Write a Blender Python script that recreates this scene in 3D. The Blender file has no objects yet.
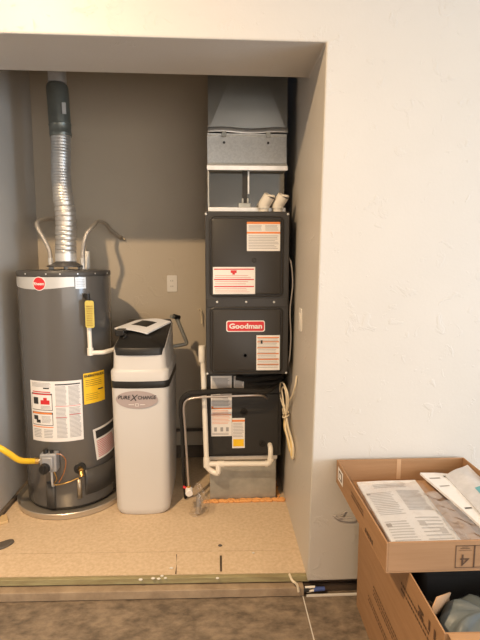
import bpy, math, random
from mathutils import Vector, Matrix
random.seed(7)
SC = bpy.context.scene
COL = SC.collection
PI = math.pi

# ------------------------------------------------------------ materials
def mat(name, color, rough=0.6, metal=0.0, var=0.0, vscale=6.0, bump=0.0, bscale=60.0, color2=None,
        spec=0.5, trans=0.0, emit=None, stretch=(1, 1, 1), coat=0.0, kind='noise', alpha=1.0, ior=1.45):
    m = bpy.data.materials.new(name); m.use_nodes = True
    nt = m.node_tree; b = nt.nodes['Principled BSDF']
    b.inputs['Roughness'].default_value = rough
    b.inputs['Metallic'].default_value = metal
    b.inputs['Specular IOR Level'].default_value = spec
    b.inputs['Transmission Weight'].default_value = trans
    b.inputs['Coat Weight'].default_value = coat
    b.inputs['Alpha'].default_value = alpha
    b.inputs['IOR'].default_value = ior
    b.inputs['Base Color'].default_value = (*color, 1)
    tc = nt.nodes.new('ShaderNodeTexCoord'); mp = nt.nodes.new('ShaderNodeMapping')
    mp.inputs['Scale'].default_value = stretch
    nt.links.new(tc.outputs['Object'], mp.inputs['Vector'])
    if var or color2:
        if kind == 'voronoi':
            n = nt.nodes.new('ShaderNodeTexVoronoi'); n.inputs['Scale'].default_value = vscale
            src = n.outputs['Color']
        else:
            n = nt.nodes.new('ShaderNodeTexNoise'); n.inputs['Scale'].default_value = vscale
            n.inputs['Detail'].default_value = 6; n.inputs['Roughness'].default_value = .62
            src = n.outputs['Fac']
        nt.links.new(mp.outputs['Vector'], n.inputs['Vector'])
        r = nt.nodes.new('ShaderNodeValToRGB')
        c2 = color2 or tuple(max(0, c * (1 - var)) for c in color)
        r.color_ramp.elements[0].position = .36; r.color_ramp.elements[1].position = .66
        r.color_ramp.elements[0].color = (*c2, 1); r.color_ramp.elements[1].color = (*color, 1)
        nt.links.new(src, r.inputs['Fac']); nt.links.new(r.outputs['Color'], b.inputs['Base Color'])
    if bump:
        n2 = nt.nodes.new('ShaderNodeTexNoise'); n2.inputs['Scale'].default_value = bscale
        n2.inputs['Detail'].default_value = 4
        nt.links.new(mp.outputs['Vector'], n2.inputs['Vector'])
        bp = nt.nodes.new('ShaderNodeBump'); bp.inputs['Strength'].default_value = bump
        bp.inputs['Distance'].default_value = .004
        nt.links.new(n2.outputs['Fac'], bp.inputs['Height']); nt.links.new(bp.outputs['Normal'], b.inputs['Normal'])
    return m

def paint_mat(name, color, rough):
    """knock-down textured wall paint: flat patches with raised ragged edges"""
    m = mat(name, color, rough, var=.035, vscale=1.7, spec=.35)
    nt = m.node_tree; b = nt.nodes['Principled BSDF']
    tc = [n for n in nt.nodes if n.type == 'TEX_COORD'][0]
    n1 = nt.nodes.new('ShaderNodeTexNoise'); n1.inputs['Scale'].default_value = 13; n1.inputs['Detail'].default_value = 7
    n1.inputs['Roughness'].default_value = .6; n1.inputs['Distortion'].default_value = .8
    r = nt.nodes.new('ShaderNodeValToRGB'); r.color_ramp.elements[0].position = .60; r.color_ramp.elements[1].position = .66
    n2 = nt.nodes.new('ShaderNodeTexNoise'); n2.inputs['Scale'].default_value = 70; n2.inputs['Detail'].default_value = 2
    mx = nt.nodes.new('ShaderNodeMath'); mx.operation = 'MULTIPLY_ADD'; mx.inputs[1].default_value = .35
    nt.links.new(tc.outputs['Object'], n1.inputs['Vector']); nt.links.new(tc.outputs['Object'], n2.inputs['Vector'])
    nt.links.new(n1.outputs['Fac'], r.inputs['Fac'])
    nt.links.new(n2.outputs['Fac'], mx.inputs[0]); nt.links.new(r.outputs['Color'], mx.inputs[2])
    bp = nt.nodes.new('ShaderNodeBump'); bp.inputs['Strength'].default_value = .35; bp.inputs['Distance'].default_value = .003
    nt.links.new(mx.outputs[0], bp.inputs['Height']); nt.links.new(bp.outputs['Normal'], b.inputs['Normal'])
    return m

M = {}
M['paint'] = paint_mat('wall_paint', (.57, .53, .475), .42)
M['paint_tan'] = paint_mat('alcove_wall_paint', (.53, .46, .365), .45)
M['ceil'] = mat('ceiling_paint', (.6, .57, .52), .8)
M['concrete'] = mat('garage_concrete', (.28, .215, .152), .55, color2=(.115, .088, .064), vscale=15, stretch=(1, 1.6, 1), bump=.3, bscale=35)
M['board'] = mat('platform_board', (.68, .53, .37), .75, color2=(.57, .43, .28), vscale=60, bump=.35, bscale=90)
M['board_edge'] = mat('treated_lumber', (.36, .32, .17), .8, color2=(.25, .2, .1), vscale=8, stretch=(1, 8, 8))
M['stem'] = mat('concrete_face', (.40, .30, .20), .8, color2=(.26, .19, .125), vscale=9, bump=.4, bscale=40)
M['dkwood'] = mat('dark_sill', (.09, .06, .04), .8, color2=(.05, .035, .025), vscale=8)
M['caulk'] = mat('pale_caulk', (.7, .66, .6), .6)
M['base'] = mat('baseboard_grey', (.14, .11, .08), .7, var=.3, vscale=12)
M['jacket'] = mat('heater_jacket', (.118, .111, .104), .26, spec=.6, coat=.25)
M['jacketdk'] = mat('heater_rim', (.07, .065, .06), .4)
M['silver'] = mat('silver_band', (.62, .62, .61), .35, metal=.3)
M['white'] = mat('white_label', (.80, .77, .74), .5)
M['inklt'] = mat('pale_grey_print', (.50, .50, .52), .6)
M['ink'] = mat('grey_print', (.33, .32, .32), .6)
M['inkdk'] = mat('black_print', (.03, .03, .03), .6)
M['red'] = mat('red_print', (.62, .03, .035), .45)
M['orange'] = mat('orange_print', (.80, .25, .06), .5)
M['yellow'] = mat('yellow_label', (.90, .56, .02), .5)
M['ytag'] = mat('yellow_tag', (.62, .50, .12), .5)
M['paperlt'] = mat('manual_paper', (.80, .81, .84), .55, var=.06, vscale=14)
M['valve'] = mat('valve_grey', (.36, .36, .37), .4, metal=.2)
M['black'] = mat('black_plastic', (.018, .017, .016), .42)
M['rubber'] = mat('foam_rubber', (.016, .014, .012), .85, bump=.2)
M['brass'] = mat('brass', (.65, .42, .14), .3, metal=1)
M['copper'] = mat('copper_tube', (.72, .36, .2), .3, metal=1)
M['bare'] = mat('bare_tube', (.52, .47, .44), .3, metal=.8)
M['pan'] = mat('pan_metal', (.58, .53, .46), .35, metal=.75)
M['packet'] = mat('packet_plastic', (.60, .60, .63), .25, var=.15, vscale=18, bump=.4, bscale=25)
M['steel'] = mat('burner_steel', (.42, .36, .28), .4, metal=.8)
M['chrome'] = mat('braided_steel', (.46, .42, .37), .4, metal=.5, bump=.5, bscale=300)
M['foil'] = mat('vent_aluminium', (.62, .60, .57), .42, metal=.8)
M['ventdk'] = mat('vent_dull_pipe', (.20, .21, .185), .36, metal=.4, var=.2, vscale=9)
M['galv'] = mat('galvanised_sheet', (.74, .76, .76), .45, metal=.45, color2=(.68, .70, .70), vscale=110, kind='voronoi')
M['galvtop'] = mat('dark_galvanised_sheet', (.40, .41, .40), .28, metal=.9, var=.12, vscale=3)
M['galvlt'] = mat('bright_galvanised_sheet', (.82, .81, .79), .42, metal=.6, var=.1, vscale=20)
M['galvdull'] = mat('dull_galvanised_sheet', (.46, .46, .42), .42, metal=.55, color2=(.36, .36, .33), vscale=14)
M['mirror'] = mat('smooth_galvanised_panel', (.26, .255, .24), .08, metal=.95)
M['furn'] = mat('furnace_enamel', (.033, .029, .025), .40, bump=.05, bscale=400)
M['furndk'] = mat('furnace_enamel_dark', (.030, .027, .024), .5)
M['coil'] = mat('coil_enamel', (.024, .022, .019), .42)
M['pvc'] = mat('pvc_cream', (.82, .77, .68), .35)
M['softw'] = mat('softener_shell', (.61, .585, .56), .38)
M['badge'] = mat('mauve_badge', (.40, .33, .315), .4)
M['hose'] = mat('gas_hose_yellow', (.92, .56, .03), .4)
M['foamo'] = mat('orange_sealant', (.78, .38, .13), .75)
M['cable'] = mat('cream_cable', (.80, .70, .52), .5)
M['cabley'] = mat('yellow_cable', (.80, .58, .22), .5)
M['plate'] = mat('wall_plate', (.78, .74, .68), .4)
M['card'] = mat('cardboard', (.35, .195, .095), .75, color2=(.31, .17, .08), vscale=5, stretch=(1, 1, 14))
M['cardlt'] = mat('cardboard_inner', (.52, .32, .18), .75, var=.1, vscale=6)
M['cardink'] = mat('box_print', (.09, .045, .022), .7)
M['bagblue'] = mat('blue_grey_bag', (.15, .18, .195), .45, var=.2, vscale=8, bump=.3, bscale=30)
M['teal'] = mat('teal_print', (.12, .36, .42), .5)
M['blue'] = mat('blue_plastic', (.06, .10, .3), .5)
M['wood'] = mat('wood_offcut', (.65, .47, .25), .7)
M['greyrub'] = mat('grey_rubber', (.10, .085, .07), .7)
M['wire'] = mat('grey_wire', (.36, .33, .31), .5)

def plastic_film(mix):
    m = bpy.data.materials.new('clear_film'); m.use_nodes = True
    nt = m.node_tree
    for n in list(nt.nodes): nt.nodes.remove(n)
    o = nt.nodes.new('ShaderNodeOutputMaterial'); t = nt.nodes.new('ShaderNodeBsdfTransparent')
    t.inputs[0].default_value = (.93, .92, .91, 1)
    g = nt.nodes.new('ShaderNodeBsdfGlossy'); g.inputs['Roughness'].default_value = .22
    g.inputs[0].default_value = (.9, .88, .87, 1)
    mx = nt.nodes.new('ShaderNodeMixShader'); mx.inputs[0].default_value = mix
    n = nt.nodes.new('ShaderNodeTexNoise'); n.inputs['Scale'].default_value = 22; n.inputs['Detail'].default_value = 5
    bp = nt.nodes.new('ShaderNodeBump'); bp.inputs['Strength'].default_value = .9; bp.inputs['Distance'].default_value = .01
    tc = nt.nodes.new('ShaderNodeTexCoord')
    nt.links.new(tc.outputs['Object'], n.inputs['Vector'])
    nt.links.new(n.outputs['Fac'], bp.inputs['Height']); nt.links.new(bp.outputs['Normal'], g.inputs['Normal'])
    nt.links.new(t.outputs[0], mx.inputs[1]); nt.links.new(g.outputs[0], mx.inputs[2]); nt.links.new(mx.outputs[0], o.inputs[0])
    return m
M['film'] = plastic_film(.40); M['filmthin'] = plastic_film(.15)

# ------------------------------------------------------------ mesh builder
def crom(pts, n=8):
    P = [Vector(p) for p in pts]; out = []
    for i in range(len(P) - 1):
        p0 = P[i - 1] if i else P[0] * 2 - P[1]
        p1, p2 = P[i], P[i + 1]
        p3 = P[i + 2] if i + 2 < len(P) else P[-1] * 2 - P[-2]
        for k in range(n):
            t = k / n
            out.append(.5 * ((2 * p1) + (p2 - p0) * t + (2 * p0 - 5 * p1 + 4 * p2 - p3) * t * t + (3 * p1 - p0 - 3 * p2 + p3) * t ** 3))
    out.append(P[-1]); return out

def corner_path(pts, r=.02, n=5):
    """polyline with rounded corners"""
    P = [Vector(p) for p in pts]; out = [P[0]]
    for i in range(1, len(P) - 1):
        a = (P[i - 1] - P[i]); b = (P[i + 1] - P[i]); ra = min(r, a.length * .48, b.length * .48)
        s = P[i] + a.normalized() * ra; e = P[i] + b.normalized() * ra
        for k in range(n + 1):
            t = k / n; out.append(s * (1 - t) ** 2 + P[i] * 2 * t * (1 - t) + e * t * t)
    out.append(P[-1]); return out

class MB:
    def __init__(s): s.v = []; s.f = []; s.m = []
    def add(s, vs, fs, mi=0):
        o = len(s.v); s.v += [Vector(v) for v in vs]
        for f in fs: s.f.append([i + o for i in f]); s.m.append(mi)
        return s
    def box(s, x0, x1, y0, y1, z0, z1, mi=0, rot=None):
        vs = [Vector((x, y, z)) for z in (z0, z1) for y in (y0, y1) for x in (x0, x1)]
        if rot:
            c = Vector(((x0 + x1) / 2, (y0 + y1) / 2, (z0 + z1) / 2)); vs = [rot @ (v - c) + c for v in vs]
        return s.add(vs, [(0, 2, 3, 1), (4, 5, 7, 6), (0, 1, 5, 4), (1, 3, 7, 5), (3, 2, 6, 7), (2, 0, 4, 6)], mi)
    def tube(s, path, r, n=14, mi=0, cap=True, closed=False):
        P = [Vector(p) for p in path]; N = len(P)
        rs = r if isinstance(r, (list, tuple)) else [r] * N
        T = []
        for i in range(N):
            a = P[max(i - 1, 0)]; b = P[min(i + 1, N - 1)]
            if closed: a = P[i - 1]; b = P[(i + 1) % N]
            T.append((b - a).normalized())
        up = Vector((0, 0, 1)) if abs(T[0].z) < .9 else Vector((0, 1, 0))
        x = T[0].cross(up).normalized(); vs = []
        for i in range(N):
            x = (x - T[i] * x.dot(T[i])).normalized(); y = T[i].cross(x)
            for k in range(n):
                a = 2 * PI * k / n; vs.append(P[i] + (x * math.cos(a) + y * math.sin(a)) * rs[i])
        fs = [(i * n + k, i * n + (k + 1) % n, ((i + 1) % N) * n + (k + 1) % n, ((i + 1) % N) * n + k) for i in range(N if closed else N - 1) for k in range(n)]
        if cap and not closed: fs += [list(range(n))[::-1], [(N - 1) * n + k for k in range(n)]]
        return s.add(vs, fs, mi)
    def cyl(s, p0, p1, r0, r1=None, n=24, mi=0):
        return s.tube([p0, p1], [r0, r0 if r1 is None else r1], n, mi)
    def lathe(s, prof, c=(0, 0, 0), n=48, mi=0, R=None, cap=True):
        """prof: (r,z) along local z; R rotates it"""
        c = Vector(c); R = R or Matrix.Identity(3); vs = []
        for r, z in prof:
            for k in range(n):
                a = 2 * PI * k / n; vs.append(c + R @ Vector((r * math.cos(a), r * math.sin(a), z)))
        L = len(prof)
        fs = [(i * n + k, i * n + (k + 1) % n, (i + 1) * n + (k + 1) % n, (i + 1) * n + k) for i in range(L - 1) for k in range(n)]
        if cap: fs += [list(range(n))[::-1], [(L - 1) * n + k for k in range(n)]]
        return s.add(vs, fs, mi)
    def prism(s, poly, fn0, fn1, mi=0):
        n = len(poly); vs = [fn0(*p) for p in poly] + [fn1(*p) for p in poly]
        fs = [list(range(n))[::-1], list(range(n, 2 * n))] + [(i, (i + 1) % n, n + (i + 1) % n, n + i) for i in range(n)]
        return s.add(vs, fs, mi)
    def loft(s, rings, mi=0, cap=True):
        n = len(rings[0]); vs = [p for r in rings for p in r]; L = len(rings)
        fs = [(i * n + k, i * n + (k + 1) % n, (i + 1) * n + (k + 1) % n, (i + 1) * n + k) for i in range(L - 1) for k in range(n)]
        if cap: fs += [list(range(n))[::-1], [(L - 1) * n + k for k in range(n)]]
        return s.add(vs, fs, mi)
    def grid(s, fn, nu, nv, mi=0):
        vs = [fn(i / nu, j / nv) for j in range(nv + 1) for i in range(nu + 1)]
        fs = [(j * (nu + 1) + i, j * (nu + 1) + i + 1, (j + 1) * (nu + 1) + i + 1, (j + 1) * (nu + 1) + i) for j in range(nv) for i in range(nu)]
        return s.add(vs, fs, mi)
    def ball(s, c, r, mi=0, n=12, sq=(1, 1, 1)):
        c = Vector(c); k = 7
        prof = [(max(1e-4, math.sin(PI * i / k)) * r, -math.cos(PI * i / k) * r) for i in range(k + 1)]
        return s.lathe(prof, c, n, mi, Matrix.Diagonal(sq))
    def build(s, name, mats, parent=None, bevel=0, smooth=True, angle=35, solid=0):
        if not isinstance(mats, (list, tuple)): mats = [mats]
        if parent is not None: org = parent['org_'] if 'org_' in parent else parent.location
        else:
            xs = [v.x for v in s.v]; ys = [v.y for v in s.v]; zs = [v.z for v in s.v]
            org = ((min(xs) + max(xs)) / 2, (min(ys) + max(ys)) / 2, min(zs))
        org = Vector(org)
        me = bpy.data.meshes.new(name); me.from_pydata([v - org for v in s.v], [], s.f); me.update()
        for m in mats: me.materials.append(M[m])
        me.polygons.foreach_set('material_index', s.m)
        import bmesh
        bm = bmesh.new(); bm.from_mesh(me)
        if not solid: bmesh.ops.recalc_face_normals(bm, faces=bm.faces)
        bm.to_mesh(me); bm.free()
        if smooth:
            me.polygons.foreach_set('use_smooth', [True] * len(me.polygons))
            me.set_sharp_from_angle(angle=math.radians(angle))
        o = bpy.data.objects.new(name, me); COL.objects.link(o)
        if parent is not None:
            o.parent = parent; ORG[o.name] = org
        else: o.location = org; ORG[o.name] = org
        if solid:
            md = o.modifiers.new('thick', 'SOLIDIFY'); md.thickness = solid; md.offset = 0
        if bevel:
            md = o.modifiers.new('bevel', 'BEVEL'); md.width = bevel; md.segments = 3; md.limit_method = 'ANGLE'
            md.angle_limit = math.radians(50); md.harden_normals = False
        return o
ORG = {}
# children of a thing keep the thing's origin as their own, sub-parts likewise
def _build(self, name, mats, parent=None, **k):
    if parent is not None and parent.name in ORG and parent.type != 'EMPTY':
        parent['org_'] = tuple(ORG[parent.name])
        o = self.build0(name, mats, parent, **k); del parent['org_']; return o
    return self.build0(name, mats, parent, **k)
MB.build0 = MB.build; MB.build = _build

def tag(o, label, cat, group=None, kind=None):
    o['label'] = label; o['category'] = cat
    if group: o['group'] = group
    if kind: o['kind'] = kind
    return o
def thing(name, label, cat, loc, group=None):
    o = bpy.data.objects.new(name, None); COL.objects.link(o); o.location = loc; o.empty_display_size = .1
    return tag(o, label, cat, group)
def struct(o): o['kind'] = 'structure'; return o

def rrect2(w, h, r, n=5):
    out = []
    for cx, cy, a0 in ((w / 2 - r, h / 2 - r, 0), (-w / 2 + r, h / 2 - r, 90), (-w / 2 + r, -h / 2 + r, 180), (w / 2 - r, -h / 2 + r, 270)):
        for k in range(n + 1):
            a = math.radians(a0 + 90 * k / n); out.append((cx + r * math.cos(a), cy + r * math.sin(a)))
    return out

def text_mesh(body, size, font_off=0.0, sx=1.0, shear=0.0):
    """2-D letters as (verts, faces), centred on 0,0"""
    c = bpy.data.curves.new('t', 'FONT'); c.body = body; c.size = size; c.offset = font_off; c.shear = shear
    c.resolution_u = 3
    o = bpy.data.objects.new('t', c); COL.objects.link(o)
    dg = bpy.context.evaluated_depsgraph_get(); me = bpy.data.meshes.new_from_object(o.evaluated_get(dg))
    vs = [(v.co.x * sx, v.co.y) for v in me.vertices]; fs = [tuple(p.vertices) for p in me.polygons]
    bpy.data.objects.remove(o); bpy.data.curves.remove(c); bpy.data.meshes.remove(me)
    x0 = min(v[0] for v in vs); x1 = max(v[0] for v in vs); y0 = min(v[1] for v in vs); y1 = max(v[1] for v in vs)
    return [(v[0] - (x0 + x1) / 2, v[1] - (y0 + y1) / 2) for v in vs], fs

# surface maps (u right, v up, metres) -> world
def on_y(x0, z0, Y): return lambda u, v, o: Vector((x0 + u, Y - o, z0 + v))
HC = (-.903, 2.892); HR = .259
def on_cyl(theta, z0, r=HR, c=HC, tilt=0.0):
    def fn(u, v, o):
        uu = u * math.cos(tilt) - v * math.sin(tilt); vv = u * math.sin(tilt) + v * math.cos(tilt)
        a = math.radians(theta) + uu / r
        return Vector((c[0] + (r + o) * math.sin(a), c[1] - (r + o) * math.cos(a), z0 + vv))
    return fn
def label(name, fn, w, h, items, mats, parent, seg=1, th=.0012):
    """a sticker centred on the map's origin; items = (u0,v0,u1,v1,mat index[,level]) in 0..1"""
    b = MB()
    def patch(u0, v0, u1, v1, off, mi):
        n = max(1, int(seg * (u1 - u0) + .99))
        b.grid(lambda i, j: fn((u0 + (u1 - u0) * i - .5) * w, (v0 + (v1 - v0) * j - .5) * h, off), n, 1, mi)
    patch(0, 0, 1, 1, th, 0)
    for it in items:
        lv = it[5] if len(it) > 5 else 1
        patch(it[0], it[1], it[2], it[3], th + .0007 * lv, it[4])
    return b.build(name, mats, parent, smooth=seg > 1, solid=0)
def add_text(b, fn, body, size, u, v, off, mi, **k):
    vs, fs = text_mesh(body, size, **k)
    b.add([fn(u + p[0], v + p[1], off) for p in vs], fs, mi); return b
def lines(u0, u1, v0, v1, n, mi, fill=.5, jit=.15, lv=1):
    out = []
    for i in range(n):
        v = v1 - (v1 - v0) * (i + .5) / n; hh = (v1 - v0) / n * fill / 2
        out.append((u0, v - hh, u1 - (u1 - u0) * random.random() * jit, v + hh, mi, lv))
    return out

# ------------------------------------------------------------ setting
YW = 2.0; RX = .41; LX = -1.235; BY = 3.40; HZ = 2.283; GF = -.078; CZ = 3.1
b = MB()
RXT = RX + .024
poly = [(RX - .014, -.012), (6.3, -.012), (6.3, CZ), (-3.6, CZ), (-3.6, -.012), (LX - .12, -.012), (LX - .12, HZ + .013), (RXT, HZ)]
b.prism(poly, lambda x, z: (x, YW, z), lambda x, z: (x, 2.376, z))
struct(b.build('wall_front', 'paint', bevel=.007))
b = MB(); b.prism([(RX - .0138, 0), (RX + .14, 0), (RX + .14, CZ), (RXT + .0135, CZ)], lambda x, z: Vector((x, 2.355, z)), lambda x, z: Vector((x, BY + .1, z))); struct(b.build('wall_right', 'paint'))
b = MB(); b.box(LX - .12, LX, 2.376, BY + .1, 0, CZ); struct(b.build('wall_left', 'paint'))
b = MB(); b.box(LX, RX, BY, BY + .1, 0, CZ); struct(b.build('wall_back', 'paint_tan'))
b = MB(); b.box(-3.6, 6.3, -3.6, BY + .1, CZ, CZ + .1); struct(b.build('ceiling', 'ceil'))
# the garage behind the camera: side walls and rear wall; a window-like opening on the right lets the daylight in
b = MB(); b.box(-3.72, -3.6, -3.6, YW, GF, CZ); struct(b.build('wall_garage_left', 'paint'))
b = MB()
b.box(6.3, 6.42, -3.6, -3.3, GF, CZ); b.box(6.3, 6.42, .9, YW, GF, CZ)
b.box(6.3, 6.42, -3.3, .9, GF, .35); b.box(6.3, 6.42, -3.3, .9, 2.3, CZ); struct(b.build('wall_garage_right', 'paint'))
b = MB(); b.box(-3.6, 6.3, -3.72, -3.6, GF, CZ); struct(b.build('wall_garage_rear', 'paint'))
# floors
b = MB(); b.box(-3.6, .372, -3.6, 1.992, GF - .1, GF); b.box(.376, 6.3, -3.6, 1.992, GF - .1, GF)
b.box(-3.6, 6.3, 1.992, 2.12, GF - .1, GF - .002)
struct(b.build('floor', 'concrete'))
def skew(b, k=.022):   # the platform edge runs slightly out of square with the wall
    for v in b.v:
        if v.y < 2.25: v.y += k * (RX - v.x)
b = MB()
b.box(LX, RX, 2.2215, BY, -.03, 0); b.box(LX, RX, 2.045, 2.219, -.03, -.0005); skew(b)
struct(b.build('floor_platform', 'board'))
b = MB(); b.box(LX - .12, RX, 2.022, 2.044, -.030, -.001); skew(b); struct(b.build('trim_1', 'board_edge', bevel=.003))
b = MB(); b.box(-3.6, RX - .03, 1.990, 2.06, GF, -.036); skew(b, .016); struct(b.build('trim_2', 'stem', bevel=.004))
b = MB(); b.box(RX - .03, 6.3, 2.03, 2.09, -.040, -.014); b.box(RX - .03, 6.3, 2.022, 2.09, GF, -.043); struct(b.build('trim_3', 'dkwood', bevel=.003))
b = MB(); b.add([(.3725, 1.99, GF + .0006), (.377, 1.99, GF + .0006), (.377, -3.5, GF + .0006), (.3725, -3.5, GF + .0006)], [(0, 1, 2, 3)]); struct(b.build('trim_5', 'caulk', smooth=False))
b = MB(); b.box(RX - .02, 6.3, 1.986, 1.996, GF, GF + .006); struct(b.build('trim_4', 'caulk'))
b = MB(); b.box(-.6, -.1, BY - .014, BY, 0, .09); struct(b.build('baseboard_back', 'base', bevel=.003))
b = MB(); b.box(LX, LX + .02, 2.376, BY, 0, .026); struct(b.build('baseboard_left', 'base', bevel=.003))
# cut marks in the platform board
b = MB(); b.box(.001, .011, 2.07, 2.19, -.002, .0012); o = b.build('floor_slot', 'dkwood')
tag(o, 'dark narrow metal strap set in the platform board, in front of the furnace', 'strap'); o.name = 'floor_strap'
b = MB()
b.cyl((.003, 2.275, 0), (.003, 2.275, .004), .011, .007, 12); tag(b.build('screw_plug', 'greyrub'), 'small dark round plug in the platform board behind the strap', 'plug')
# cracked joint in the board
b = MB(); b.add([(-.212, 2.21, .0008), (-.208, 2.21, .0008), (-.198, 2.06, .0008), (-.204, 2.06, .0008), (-.2035, 2.14, .0008)], [(0, 4, 3, 2, 1)])
tag(b.build('floor_crack', 'dkwood', smooth=False), 'thin dark crack running across the front strip of platform board', 'crack')

# ------------------------------------------------------------ water heater
H = thing('water_heater', 'tall dark grey gas water heater covered in warning stickers, standing in a metal pan', 'water heater', (HC[0], HC[1], .012))
b = MB(); b.lathe([(HR - .004, .03), (HR, .036), (HR, 1.340), (HR - .003, 1.344)], (*HC, 0), 96); b.build('tank_jacket', 'jacket', H)
b = MB(); b.lathe([(HR - .01, .014), (HR - .008, .034)], (*HC, 0), 72); b.build('base_ring', 'black', H)
b = MB(); b.lathe([(HR + .001, 1.341), (HR + .002, 1.343), (HR + .002, 1.366), (HR - .001, 1.371), (HR - .02, 1.374), (.05, 1.378), (.001, 1.379)], (*HC, 0), 96)
cap_ = b.build('top_cap', 'jacketdk', H)
for th in (-33, -4, 12, 32, 55, 80):
    b = MB(); f = on_cyl(th, 1.356, HR + .002); b.cyl(f(0, 0, -.002), f(0, 0, .003), .004, n=10); b.build('screw', 'silver', cap_)
# silver band with curved lower edge, its round red badge
b = MB()
def band(i, j):
    u = -.30 + .425 * i; th0 = on_cyl(0, 0)
    low = 1.287 - .014 * math.sin(PI * min(1, max(0, (i - .05) / .9))) ; return th0(u * 1.0 + .0, low + (1.339 - low) * j, .0015)
b.grid(band, 40, 1); bd = b.build('silver_band', 'silver', H)
b = MB(); f = on_cyl(-13, 1.304)
b.add([f(0, 0, .0035)] + [f(.038 * math.cos(2 * PI * k / 28), .038 * math.sin(2 * PI * k / 28), .0035) for k in range(28)], [(0, 1 + k, 1 + (k + 1) % 28) for k in range(28)], 1)
b.add([f(0, 0, .0045)] + [f(.034 * math.cos(2 * PI * k / 28), .034 * math.sin(2 * PI * k / 28), .0045) for k in range(28)], [(0, 1 + k, 1 + (k + 1) % 28) for k in range(28)], 0)
add_text(b, f, 'Rheem', .022, 0, 0, .0060, 1, font_off=.0006)
o = b.build('brand_badge', ['red', 'white'], bd); o['label'] = 'round red badge with white lettering'
label('rating_sticker', on_cyl(35.3, 1.306), .058, .062, lines(.1, .9, .15, .85, 5, 1, .3), ['silver', 'ink'], H, seg=6)
# big white instruction sticker
it = []
it += lines(.05, .46, .90, .975, 4, 1, .35) + [(.30, .875, .42, .895, 2)] + [(.06, .815, .44, .83, 3)]
it += [(.03, .52, .47, .80, 2), (.04, .53, .46, .775, 0, 2), (.06, .775, .44, .795, 3, 2)]
it += [(.08, .62, .19, .73, 2, 3), (.24, .62, .42, .69, 3, 3), (.30, .69, .37, .73, 3, 3)] + lines(.24, .44, .54, .60, 3, 1, .35, lv=3)
it += [(.03, .27, .47, .49, 2), (.04, .28, .46, .455, 0, 2), (.05, .458, .45, .485, 4, 2), (.07, .36, .17, .43, 2, 3), (.13, .31, .22, .36, 2, 3)] + lines(.25, .44, .31, .43, 6, 1, .35, lv=3)
it += [(.03, .235, .47, .25, 4)] + lines(.05, .24, .06, .21, 6, 1, .4) + lines(.28, .46, .06, .21, 6, 1, .4)
it += [(.53, .935, .97, .955, 2)] + lines(.53, .73, .60, .92, 16, 1, .42) + lines(.76, .97, .60, .92, 16, 1, .42)
it += [(.52, .585, .97, .592, 3), (.52, .40, .72, .408, 3), (.76, .44, .97, .448, 3)]
it += lines(.53, .72, .06, .57, 24, 1, .42) + lines(.76, .97, .06, .57, 24, 1, .42)
label('warning_sticker', on_cyl(-1.7, .594), .300, .346, it, ['white', 'ink', 'inkdk', 'red', 'orange'], H, seg=28)
f = on_cyl(49.3, .709)
o = label('energy_sticker', f, .140, .178, lines(.08, .9, .55, .80, 4, 1, .18) + [(.62, .40, .9, .44, 1)] + lines(.08, .7, .1, .35, 4, 1, .14), ['yellow', 'inkdk'], H, seg=16)
o['label'] = 'bright yellow energy sticker'
b = MB(); add_text(b, f, 'ENERGYGUIDE', .0195, 0, .073, .0035, 0, font_off=.0007); b.build('sticker_heading', 'inkdk', o)
o = label('caution_sticker', on_cyl(66, .378, tilt=math.radians(6)), .185, .190,
          [(.08, .68, .97, .93, 1)] + lines(.08, .92, .06, .62, 10, 2, .35), ['white', 'inkdk', 'red'], H, seg=20)
o['label'] = 'white sticker with black heading and red print'
# access panel at the bottom
b = MB(); f = on_cyl(57, .165)
b.grid(lambda i, j: f((i - .5) * .235, (j - .5) * .15, .006), 20, 1)
o = b.build('access_panel', 'jacketdk', H, solid=.006)
# gas control valve
b = MB(); b.box(-.985, -.895, 2.575, 2.635, .268, .372); b.box(-.97, -.91, 2.56, 2.58, .29, .36); gv = b.build('gas_valve', 'valve', H, bevel=.008)
b = MB(); b.cyl((-.952, 2.562, .300), (-.952, 2.537, .300), .030, .026, 24); b.box(-.957, -.947, 2.53, 2.54, .276, .324); b.build('dial', 'black', gv, bevel=.002)
b = MB(); b.cyl((-.958, 2.60, .372), (-.958, 2.60, .392), .014, .012); b.cyl((-.925, 2.60, .372), (-.925, 2.60, .384), .011); b.build('button', 'black', gv)
b = MB(); b.cyl((-1.003, 2.602, .326), (-.984, 2.605, .326), .013); b.build('inlet_nipple', 'steel', gv)
b = MB(); b.tube(crom([(-.927, 2.59, .275), (-.926, 2.585, .23), (-.928, 2.60, .18), (-.93, 2.64, .168)]), .006, 10); b.build('burner_tube', 'silver', H)
b = MB(); b.tube(crom([(-.915, 2.59, .272), (-.905, 2.60, .22), (-.925, 2.615, .178), (-.86, 2.622, .185), (-.80, 2.648, .2)]), .0032, 8); b.build('pilot_tube', 'brass', H)
b = MB(); b.tube(crom([(-.905, 2.59, .368), (-.875, 2.60, .36), (-.855, 2.612, .32), (-.868, 2.616, .25), (-.90, 2.62, .19)]), .0028, 8); b.build('thermocouple_wire', 'copper', H)
f = on_cyl(-11, .105); b = MB(); b.grid(lambda i, j: f((i - .5) * .052, (j - .5) * .15, .009 - .006 * (2 * i - 1) ** 2), 6, 1); b.build('cover_strip', 'jacketdk', H, solid=.003)
f = on_cyl(23.8, .135); b = MB(); b.grid(lambda i, j: f((i - .5) * .024, (j - .5) * .115, .010 - .006 * (2 * i - 1) ** 2), 6, 1); o = b.build('cover_strip', 'steel', H, solid=.003)
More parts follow.
